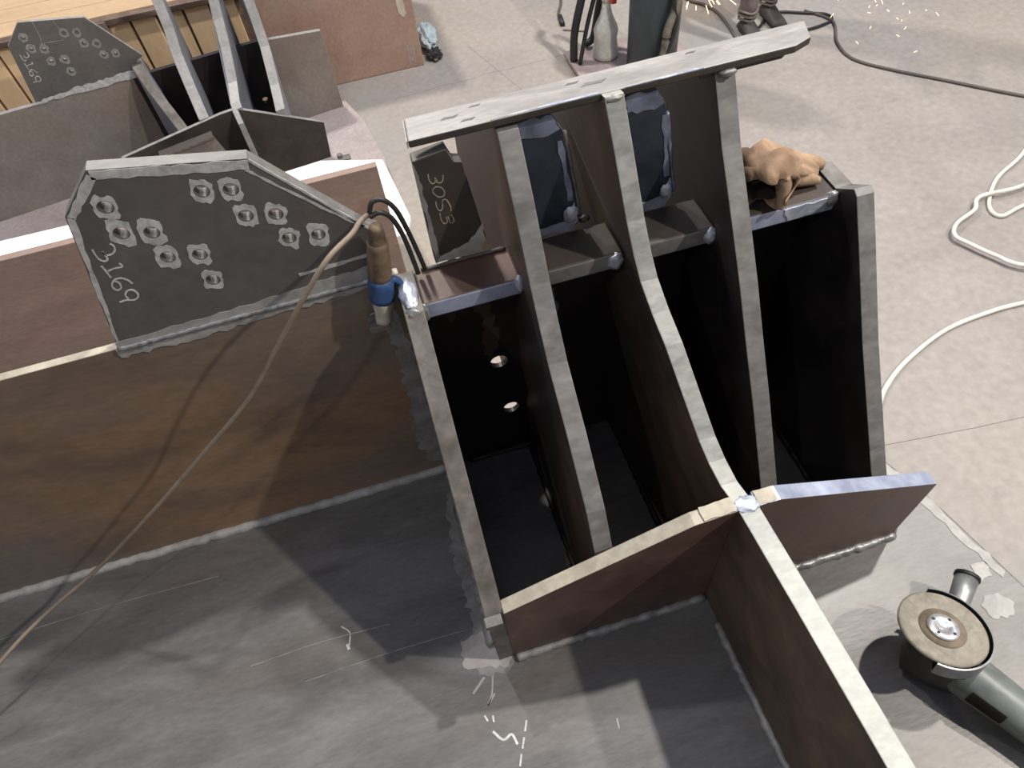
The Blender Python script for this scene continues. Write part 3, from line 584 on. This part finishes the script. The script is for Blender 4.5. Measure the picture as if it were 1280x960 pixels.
# ================================================================ gas cylinder, cart, bottle
def cylinder_corner():
    cx, cy = 1.585, 3.37
    cart = thing('cylinder_cart', (1.55, 3.5, -.95), 'low pinkish steel platform under the teal cylinder and white bottle', 'cart')
    link('deck', box_bm((1.20, 3.17, -.93), (1.84, 3.72, -.905)), 'pink_plate', cart, bevel=.004)
    for x, y in ((1.24, 3.21), (1.80, 3.21), (1.24, 3.68), (1.80, 3.68)):
        link('foot', box_bm((x-.025, y-.025, -.95), (x+.025, y+.025, -.93)), 'rail', cart)
    hd = cable('cart_handle', [(1.22, 3.60, -.90), (1.235, 3.62, -.75), (1.30, 3.66, -.55), (1.36, 3.70, -.30), (1.42, 3.72, 0.0), (1.50, 3.74, .15)], .022, 'cable_black'); tag(hd, 'thick black bent cart handle rising behind the white bottle, farthest left', 'pipe')  # handle of the cart, modelled as its own object
    hd = cable('thin_pipe', [(1.24, 3.55, -.90), (1.30, 3.60, -.72), (1.37, 3.63, -.5), (1.44, 3.66, -.1)], .012, 'cable_black'); tag(hd, 'thinner black pipe between the cart handle and the white bottle', 'pipe')
    cyl = thing('gas_cylinder', (cx, cy, -.905), 'dark teal gas cylinder standing on the cart behind the pale top bar', 'gas cylinder')
    link('body', lathe_bm([(.120, -.905), (.132, -.895), (.134, -.3), (.134, .12), (.12, .19), (.08, .25), (.04, .28)], 40, (cx, cy, 0)), 'teal', cyl, smooth=True)
    link('valve', lathe_bm([(.03, .28), (.03, .33), (.018, .335), (.018, .40)], 20, (cx, cy, 0)), 'chrome', cyl, smooth=True)
    link('hand_wheel', lathe_bm([(.01, .40), (.045, .402), (.045, .42), (.01, .425)], 20, (cx, cy, 0)), 'rail', cyl, smooth=True)
    h = cable('hose', [(cx+.10, cy-.10, -.10), (cx+.05, cy-.145, -.35), (cx+.045, cy-.158, -.50), (cx+.0, cy-.165, -.62), (cx-.01, cy-.165, -.74), (cx-.055, cy-.16, -.87), (cx-.10, cy-.13, -.893)], .022, 'rope')
    tag(h, 'dusty grey-green hose hanging down the front of the teal cylinder', 'hose')
    c2 = cable('hose', [(cx+.04, cy-.148, -.15), (cx+.015, cy-.155, -.42), (cx+.035, cy-.178, -.60), (cx-.02, cy-.178, -.78), (cx-.09, cy-.168, -.893)], .012, 'cable_black')
    tag(c2, 'thin black hose twisted round the dusty hose on the teal cylinder', 'hose')
    # bottle
    bx, by = 1.40, 3.58
    b = thing('spray_bottle', (bx, by, -.905), 'milky white plastic bottle with a red nozzle, left of the teal cylinder', 'bottle')
    prof = [(.060, 0), (.072, .006), (.074, .03), (.066, .07), (.062, .11), (.068, .15), (.058, .18), (.036, .225), (.024, .27), (.022, .30)]
    link('bottle_body', lathe_bm([(r, z-.905) for r, z in prof], 28, (bx, by, 0)), 'bottle', b, smooth=True)
    link('cap', lathe_bm([(.024, -.605), (.026, -.60), (.024, -.56)], 20, (bx, by, 0)), 'ceramic', b, smooth=True)
    link('nozzle', box_bm((bx+.005, by-.06, -.60), (bx+.035, by+.04, -.52)), 'red', b, bevel=.006)
    bag = cable('cable', [(1.32, 3.70, -.883), (1.37, 3.70, -.85), (1.40, 3.71, -.72), (1.43, 3.72, -.58), (1.46, 3.72, -.40), (1.48, 3.74, -.1)], .020, 'cable_black')
    tag(bag, 'thick black cable standing up behind the white bottle', 'cable')
cylinder_corner()
o = cable('cable', [(1.434, 4.489, -.943), (1.389, 4.339, -.943), (1.334, 4.221, -.943), (1.325, 4.15, -.943)], .008, 'cable_grey'); tag(o, 'short grey cable with a plug, lying on the floor left of the cart', 'cable')
link('plug', tube_bm([(1.327, 4.17, -.938), (1.31, 4.07, -.938)], .016, 10), 'cable_black', o, smooth=True)
o = cable('steel_rod', [(1.30, 4.025, -.943), (1.36, 3.99, -.943), (1.425, 3.947, -.943)], .008, 'pink_plate'); tag(o, 'short pinkish steel rod on the floor beside the cart', 'rod')

# ================================================================ cables on the floor
def fl(pts, r, dz=0): return [(x, y, -.95+r+dz) for x, y in pts]
o = cable('cable', fl([(2.66, 3.62), (2.738, 3.45), (2.64, 3.236), (2.627, 3.062), (2.737, 2.9), (2.927, 2.7), (3.182, 2.431), (3.5, 2.15)], .008), .008, 'cable_grey'); tag(o, 'long dark cable curving across the floor at top right', 'cable')
o = cable('cable', fl([(2.156, 4.251), (2.107, 4.046), (2.17, 3.93), (2.2, 3.8), (2.181, 3.593), (2.15, 3.4)], .009), .009, 'cable_grey'); tag(o, 'dusty brown cable on the floor left of the standing person', 'cable')
o = cable('cable', fl([(2.20, 3.50), (2.34, 3.56), (2.42, 3.64), (2.522, 3.66), (2.63, 3.60), (2.74, 3.53), (2.74, 3.46), (2.66, 3.43), (2.56, 3.42)], .009, .002), .008, 'cable_black'); tag(o, "dark cable loop on the floor at the person's feet", 'cable')
o = cable('hose', fl([(3.25, 2.35), (2.899, 2.074), (2.66, 1.952), (2.516, 1.816), (2.515, 1.738), (2.652, 1.762), (3.0, 1.80)], .009), .009, 'hose_white', k=9); tag(o, 'white hose crossing over the other one at the right edge', 'hose')
o = cable('hose', fl([(3.0, 2.02), (2.732, 1.863), (2.50, 1.86), (2.423, 1.797), (2.304, 1.75), (2.25, 1.69), (2.274, 1.625), (2.322, 1.535), (2.398, 1.442), (2.7, 1.30)], .009, .018), .009, 'hose_white', k=9); tag(o, 'white hose with a wide round bend at the right edge', 'hose')
o = cable('hose', fl([(2.7, 1.25), (2.278, 1.291), (2.104, 1.294), (1.915, 1.272), (1.713, 1.2), (1.583, 1.128), (1.505, 1.061), (1.40, .93)], .009), .009, 'hose_white', k=9); tag(o, 'white hose arching over the floor towards the rightmost upright plate', 'hose')

# ================================================================ clamp and its cables on the gusset
def clamp():
    y = .722
    t = thing('cable_clamp', (-.045, y, .50), 'brown, blue-taped and cream clamp hanging at the joint of gusset and cells', 'clamp')
    ax0, ax1 = Vector((-.022, y+.002, .660)), Vector((-.051, y, .490))
    def seg(a, b, r, mat, name, jit=0, n=14, sq=1):
        p0, p1 = ax0.lerp(ax1, a), ax0.lerp(ax1, b)
        pts = [p0.lerp(p1, i/6) for i in range(7)]
        rr = [r[0]+(r[1]-r[0])*i/6 for i in range(7)]
        bm = tube_bm(pts, rr, n, jit=jit)
        for v in bm.verts: v.co.y = y+(v.co.y-y)*sq
        return link(name, bm, mat, t, smooth=True)
    seg(0, .16, (.009, .0135), 'leather_brown', 'handle_tip', .05)
    seg(.14, .52, (.0135, .0165), 'leather_brown', 'handle', .06)
    seg(.50, .73, (.0175, .018), 'blue_tape', 'tape', .04)
    seg(.72, .98, (.0165, .0135), 'ceramic', 'block', .07, 6)
    link('steel_lug', box_bm((-.074, y-.008, .478), (-.044, y+.018, .490)), 'edge_grey', t, bevel=.001)
    bl = cable('tape_tail', [(-.028, y, .565), (-.017, y+.004, .56), (-.012, y+.004, .542), (-.018, y+.002, .525)], .0055, 'blue_tape', t)
clamp()
o = cable('cable', [(-.026, .742, .667), (-.040, .735, .664), (-.052, .70, .677), (-.085, .66, .683), (-.127, .645, .647), (-.189, .64, .574), (-.253, .64, .497), (-.341, .64, .418), (-.460, .64, .315), (-.622, .635, .190), (-.716, .60, .161), (-.801, .55, .136), (-.95, .47, .06), (-1.1, .38, .0065), (-1.3, .30, .0065)], .0034, 'cable_tan')
tag(o, 'long thin tan cable running from the clamp across the rusty flange to the lower left', 'cable')
o = cable('cable', [(-.026, .742, .667), (-.018, .744, .682), (-.004, .744, .681), (.008, .744, .662), (.016, .744, .625), (.022, .742, .585), (.026, .740, .553)], .0034, 'cable_black'); tag(o, 'upper black cable loop beside the blue-taped clamp', 'cable')
o = cable('cable', [(-.026, .738, .665), (-.012, .738, .668), (.0, .738, .655), (.008, .738, .625), (.012, .736, .590), (.015, .734, .553)], .0034, 'cable_black'); tag(o, 'lower black cable loop beside the blue-taped clamp', 'cable')

# ================================================================ leather glove on the shelf
def glove():
    import mathutils
    t = thing('leather_glove', (.53, .72, .545), 'crumpled tan leather work glove lying on the right end of the shelf', 'glove')
    # cuff: open ragged tube facing the camera, the hand part trailing to the right
    n = 40; rings = []; bm = bmesh.new()
    path = [((.512, .684, .580), .036, .032), ((.518, .700, .584), .038, .036), ((.530, .718, .586), .036, .036), ((.548, .730, .580), .034, .030), ((.568, .738, .572), .031, .024), ((.590, .738, .566), .027, .018), ((.610, .732, .560), .020, .012), ((.624, .726, .556), .008, .006)]
    for i, (c, a, b) in enumerate(path):
        c = Vector(c); nx = Vector(path[min(i+1, 7)][0])-Vector(path[max(i-1, 0)][0]); nx.normalize()
        s = nx.cross(Vector((0, 0, 1))).normalized(); q = s.cross(nx)
        ring = []
        for k in range(n):
            th = 2*PI*k/n; d = 1.08+.30*mathutils.noise.noise(Vector((math.cos(th)*1.9, math.sin(th)*1.9, i*.55)))+.10*math.sin(5*th+i)+.07*math.sin(9*th-2*i)
            p = c+s*a*d*math.cos(th)+q*b*d*math.sin(th)
            if i == 0: p = p+nx*(.012*math.sin(3*th)+.006*math.sin(7*th))
            p.z = max(p.z, .548); ring.append(bm.verts.new(p))
        rings.append(ring)
    for a, b in zip(rings[:-1], rings[1:]):
        for k in range(n): bm.faces.new((a[k], a[(k+1) % n], b[(k+1) % n], b[k]))
    bm.faces.new(list(reversed(rings[-1])))
    o = link('glove_shell', bm, 'leather_tan', t, smooth=True)
    sd = o.modifiers.new('thick', 'SOLIDIFY'); sd.thickness = .0025; sd.offset = -1
    # dark lining
    bm = bmesh.new(); rr = []
    for i, (c, a, b) in enumerate(path[:5]):
        c = Vector(c); nx = Vector(path[i+1][0])-c; nx.normalize(); s = nx.cross(Vector((0, 0, 1))).normalized(); q = s.cross(nx)
        ring = []
        for k in range(20):
            p = c+nx*.006+s*a*.62*math.cos(2*PI*k/20)+q*b*.62*math.sin(2*PI*k/20); p.z = max(p.z, .5495); ring.append(bm.verts.new(p))
        rr.append(ring)
    for a, b in zip(rr[:-1], rr[1:]):
        for k in range(20): bm.faces.new((a[k], a[(k+1) % 20], b[(k+1) % 20], b[k]))
    bm.faces.new(rr[-1])
    link('lining', bm, 'leather_dark', t, smooth=True)
    # hanging flap and fingers
    for nm, pts, r in (('flap', [(.536, .690, .600), (.541, .684, .580), (.540, .679, .563), (.536, .676, .5515)], [.013, .011, .009, .006]),
                       ('finger', [(.585, .735, .572), (.605, .742, .567), (.625, .742, .560), (.64, .735, .555)], [.014, .013, .012, .007]),
                       ('finger', [(.565, .722, .565), (.585, .716, .561), (.605, .712, .557), (.618, .708, .553)], [.014, .012, .010, .005]),
                       ('thumb', [(.505, .708, .600), (.500, .722, .612), (.503, .738, .608), (.51, .752, .596)], [.012, .013, .012, .007])):
        m = []; P3 = catmull(pts, 4)
        rads = [r[min(3, int(i/4))]+(r[min(3, int(i/4)+1)]-r[min(3, int(i/4))])*((i % 4)/4) for i in range(len(P3))]
        bmm = tube_bm(P3, rads, 10, jit=.06)
        for v in bmm.verts: v.co.z = max(v.co.z, .5465)
        link(nm, bmm, 'leather_tan', t, smooth=True)
glove()

# ================================================================ angle grinder lying on its back on the base plate
def grinder():
    g = thing('angle_grinder', (.68, .12, 0), 'grey-green angle grinder lying on the base plate with its beige disc facing up', 'angle grinder')
    D0 = Vector((.636, .160, .108))
    nrm = Vector((.14, .22, 1)).normalized()
    Z = nrm; X = Vector((.52, -.66, 0)); X = (X-Z*X.dot(Z)).normalized(); Y = Z.cross(X)
    R = Matrix((X, Y, Z)).transposed()
    # disc
    link('flap_disc', lathe_bm([(.0, -.004), (.058, -.004), (.0632, .0), (.0635, .003), (.060, .006), (.038, .0035), (.026, .0015), (.0, .0015)], 64, D0, R, caps=False), 'disc', g, smooth=True, label='beige abrasive disc')
    link('disc_centre', lathe_bm([(.0, .002), (.0335, .0034), (.0335, .0040), (.0, .0042)], 48, D0, R, caps=False), 'disc_dark', g, smooth=True)
    nut = link('flange_nut', lathe_bm([(.022, .0036), (.0232, .006), (.022, .0085), (.010, .009), (.009, .0072), (.0, .0072)], 40, D0, R, caps=False), 'chrome', g, smooth=True, label='shiny round flange nut')
    for k in range(4):
        a = PI/4+.5+k*PI/2; p = D0+R @ Vector((.0165*math.cos(a), .0165*math.sin(a), .0084))
        link('pin_hole', lathe_bm([(.0, .0), (.0024, .0), (.0024, .001), (.0, .001)], 12, p, R, caps=False), 'tool_black', nut)
    # guard: half ring of sheet behind the disc, wall rising round it
    bm = bmesh.new(); rings = []; n = 40
    a0, a1 = -1.95, 1.62      # angles around Z from X (tail direction)
    for i in range(n+1):
        a = a0+(a1-a0)*i/n+.45; c, s = math.cos(a), math.sin(a)
        ring = [bm.verts.new(D0+R @ Vector((r*c, r*s, z))) for r, z in ((.022, -.022), (.066, -.022), (.0700, -.018), (.0700, .006), (.0675, .0065), (.0677, -.016), (.064, -.0195), (.022, -.0195))]
        rings.append(ring)
    for a, b in zip(rings[:-1], rings[1:]):
        for k in range(8):
            f = bm.faces.new((a[k], a[(k+1) % 8], b[(k+1) % 8], b[k])); f.material_index = 1 if k in (4, 5, 6) else 0
    bm.faces.new(rings[0]); bm.faces.new(list(reversed(rings[-1])))
    link('guard', bm, ('tool_metal', 'tool_black'), g, smooth=False, label='steel guard with a black inside')
    # neck and gear head
    link('spindle_neck', lathe_bm([(.026, -.045), (.026, -.018), (.024, -.010), (.01, -.004)], 28, D0, R), 'tool_metal', g, smooth=True)
    H = D0+R @ Vector((0, 0, -.062))
    bm = bmesh.new(); bmesh.ops.create_cube(bm, size=1)
    bmesh.ops.subdivide_edges(bm, edges=bm.edges, cuts=3, use_grid_fill=True)
    for v in bm.verts:
        q = v.co.normalized()*.62; w_ = v.co*.5+q*.5
        v.co = H+R @ Vector((w_.x*.088+.014, w_.y*.070, w_.z*.078))
    for v in bm.verts: v.co.z = max(v.co.z, .003)
    link('gear_head', bm, 'tool_shaded', g, smooth=True, label='cast gear head painted dark for shade')
    link('trigger_lever', box_bm((.652, .098, .058), (.660, .108, .085)), 'tool_black', g, bevel=.002)
    # body along the tail, sinking to the plate
    A = H+X*.035; A.z = .050; dirn = Vector((.36, -.93, 0)).normalized()
    dirn = Vector((.50, -.866, 0))
    pts = []; rad = []
    for d, r, z in ((0, .034, .050), (.02, .037, .049), (.05, .036, .046), (.10, .033, .043), (.16, .032, .041), (.20, .034, .041), (.24, .033, .040), (.255, .026, .040)):
        p = A+dirn*d; p.z = z; pts.append(p); rad.append(r)
    bm = tube_bm(pts, rad, 28)
    for v in bm.verts: v.co.z = max(v.co.z, .0015)
    link('body', bm, 'tool_green', g, smooth=True, label='grey-green motor body')
    # rating label on the near side of the body
    side = Vector((-dirn.y, dirn.x, 0))*-1
    bm = bmesh.new(); rows = []
    for i in range(5):
        row = []
        for k in range(5):
            a = math.radians(2+k*9); d = .038+i*.013; c0 = A+dirn*d; c0.z = .0475-i*.001
            r = .0385-.0035*i/4; row.append(bm.verts.new(c0+side*r*math.cos(a)+Vector((0, 0, r*math.sin(a)))))
        rows.append(row)
    for a, b in zip(rows[:-1], rows[1:]):
        for k in range(4): bm.faces.new((a[k], a[k+1], b[k+1], b[k]))
    bmesh.ops.solidify(bm, geom=bm.faces, thickness=-.0006)
    link('rating_plate', bm, 'leather_dark', g, label='dark rating label')
    # side handle, a tapered tube pointing away with an open rim
    S0 = Vector((.700, .185, .060)); S1 = Vector((.748, .226, .066))
    ax = (S1-S0).normalized()
    link('side_handle', tube_bm([S0-ax*.04, S0, S0.lerp(S1, .5), S1], [.017, .016, .0165, .018], 24), 'tool_metal', g, smooth=True, label='tubular side handle')
    link('handle_rim', tube_bm([S1-ax*.002, S1+ax*.004], [.0195, .0195], 24), 'tool_black', g, smooth=True)
    cord_start = A+dirn*.255; cord_start.z = .04
    cable('power_cord', [cord_start, cord_start+dirn*.04, cord_start+dirn*.12+Vector((0, 0, -.035)), cord_start+dirn*.25+Vector((.05, 0, -.036))], .004, 'cable_black', g)
grinder()

# ================================================================ worker whose lower legs show at the top
def worker():
    import mathutils
    px, py, pz = 2.36, 3.64, -.95
    t = thing('person', (px, py, pz), 'person in brown work trousers and dark boots, only the lower legs in view', 'person')
    # joints in world space: standing, feet apart, bent slightly forward over the grinding
    J = [((2.365, 3.66, -.03), .15, .125), ((2.285, 3.63, -.09), .092, .095), ((2.275, 3.60, -.46), .066, .068), ((2.288, 3.615, -.66), .060, .064), ((2.285, 3.61, -.865), .050, .052),
         ((2.445, 3.70, -.09), .092, .095), ((2.47, 3.70, -.46), .066, .068), ((2.48, 3.725, -.66), .058, .062), ((2.475, 3.72, -.865), .048, .050),
         ((2.355, 3.66, .16), .145, .115), ((2.35, 3.68, .38), .165, .12), ((2.35, 3.69, .50), .07, .065), ((2.345, 3.675, .57), .052, .055),
         ((2.19, 3.68, .44), .062, .062), ((2.14, 3.80, .20), .048, .048), ((2.20, 3.98, .06), .034, .034),
         ((2.51, 3.69, .44), .062, .062), ((2.56, 3.80, .20), .048, .048), ((2.44, 4.00, .06), .034, .034)]
    E = [(0, 1), (1, 2), (2, 3), (3, 4), (0, 5), (5, 6), (6, 7), (7, 8), (0, 9), (9, 10), (10, 11), (11, 12), (10, 13), (13, 14), (14, 15), (10, 16), (16, 17), (17, 18)]
    def skin(name, J, E, mat, sub=2):
        o_ = world_org(t)
        me = bpy.data.meshes.new(name); me.from_pydata([Vector(j[0])-o_ for j in J], E, []); o = bpy.data.objects.new(name, me); C.objects.link(o); o.parent = t
        me.materials.append(M[mat]); sk = o.modifiers.new('skin', 'SKIN'); sk.use_smooth_shade = True
        for i, j in enumerate(J): me.skin_vertices[0].data[i].radius = (j[1], j[2]); me.skin_vertices[0].data[i].use_root = (i == 0)
        ss = o.modifiers.new('sub', 'SUBSURF'); ss.levels = sub; ss.render_levels = sub; return o
    skin('body', J, E, 'trouser')
    # bunched cuffs at the ankles
    for ax, ay in ((2.285, 3.61), (2.475, 3.72)):
        for k in range(3):
            ring = [Vector((ax+(.044+.003*k)*math.cos(a), ay+(.048+.003*k)*math.sin(a), -.862+.022*k+.004*math.sin(3*a))) for a in [2*PI*i/20 for i in range(21)]]
            link('cuff_fold', tube_bm(ring, .0075, 8), 'trouser', t, smooth=True)
        # boots
        prof = [(-.075, .030, .05), (-.05, .036, .075), (-.01, .040, .095), (.05, .046, .07), (.11, .046, .055), (.16, .038, .045), (.185, .018, .025)]
        bm = bmesh.new(); rings = []
        for d, w_, h in prof:
            rings.append([bm.verts.new((ax+w_*math.cos(a), ay+.03+d, pz+max(0, h*.5+h*.5*math.sin(a)*1.0))) for a in [2*PI*i/16 for i in range(16)]])
        for a, b in zip(rings[:-1], rings[1:]):
            for k in range(16): bm.faces.new((a[k], a[(k+1) % 16], b[(k+1) % 16], b[k]))
        bm.faces.new(rings[0]); bm.faces.new(list(reversed(rings[-1])))
        link('boot', bm, 'boot', t, smooth=True)
    # head with face, hair
    hc = Vector((2.343, 3.70, .70)); bm = bmesh.new(); bmesh.ops.create_uvsphere(bm, u_segments=32, v_segments=24, radius=1)
    for v in bm.verts:
        x, y, z = v.co; r = 1-.22*max(0, -z)**1.5
        p = Vector((x*.075*r, y*.092, z*.115))
        if y > .75 and abs(x) < .25 and -.25 < z < .2: p.y += .018*(1-abs(x)/.25)
        if y > .6 and abs(abs(x)-.38) < .15 and abs(z-.08) < .12: p.y -= .006
        if y > .7 and abs(x) < .35 and abs(z+.45) < .05: p.y -= .004
        v.co = hc+p
    h = link('head', bm, 'skin', t, smooth=True)
    for sx_ in (-1, 1):
        link('ear', lathe_bm([(.0, -.006), (.018, -.005), (.02, 0), (.014, .006), (0, .005)], 14, hc+Vector((sx_*.076, -.005, -.005)), Matrix.Rotation(PI/2*sx_, 3, 'Y'), caps=False), 'skin', h, smooth=True)
        link('eye', lathe_bm([(0, -.005), (.010, -.002), (.010, .002), (0, .004)], 12, hc+Vector((sx_*.030, .081, .010)), Matrix.Rotation(-PI/2, 3, 'X'), caps=False), 'cable_black', h, smooth=True)
    bm = bmesh.new(); bmesh.ops.create_uvsphere(bm, u_segments=28, v_segments=18, radius=1)
    for v in bm.verts:
        x, y, z = v.co; v.co = hc+Vector((x*.080, y*.095-.012, max(z, -.15+.6*max(0, y))*.118+.006))
    link('hair', bm, 'hair', t, smooth=True)
    for sx_, wr in ((-1, Vector((2.20, 3.98, .06))), (1, Vector((2.44, 4.00, .06)))):
        Jh = [(wr, .026, .022), (wr+Vector((0, .05, -.02)), .038, .018), (wr+Vector((0, .085, -.035)), .036, .016)]
        Eh = [(0, 1), (1, 2)]
        for q, (dx, ln) in enumerate(((-.027, .06), (-.009, .072), (.009, .068), (.027, .052))):
            b0 = len(Jh); base = wr+Vector((dx, .09, -.037))
            Jh += [(base+Vector((0, ln*.45, -.012)), .0095, .0095), (base+Vector((0, ln*.8, -.035)), .0085, .0085)]
            Eh += [(2, b0), (b0, b0+1)]
        b0 = len(Jh); Jh += [(wr+Vector((-sx_*.045, .06, -.03)), .011, .011), (wr+Vector((-sx_*.055, .095, -.045)), .009, .009)]; Eh += [(1, b0), (b0, b0+1)]
        skin('hand', Jh, Eh, 'skin', 1)
worker()
for o_ in bpy.data.objects:
    if o_.name == 'person': o_.rotation_euler.z = PI

# ================================================================ grinding sparks at the top edge
def sparks():
    bm = bmesh.new(); r = random.Random(11); o = Vector((2.15, 4.05, -.80))
    for i in range(70):
        a = r.uniform(-2.6, -.4); d = r.uniform(.03, .26); up = r.uniform(-.6, .4)
        v = Vector((math.cos(a), math.sin(a), up)).normalized(); p = o+v*d; q = p+v*r.uniform(.02, .07)
        if min(p.z, q.z) < -.945: continue
        tube_bm([p, q], .0016, 4, bm)
    for i in range(22):
        p = Vector((r.uniform(2.5, 3.0), r.uniform(2.9, 3.5), r.uniform(-.93, -.7))); v = Vector((r.uniform(-.3, .3), r.uniform(-1, 1), r.uniform(-.6, .2))).normalized()
        q = p+v*r.uniform(.01, .03)
        if q.z > -.945: tube_bm([p, q], .0011, 4, bm)
    s = link('sparks', bm, 'spark'); tag(s, 'orange grinding sparks flying over the floor at the top edge', 'sparks', kind='stuff')
sparks()
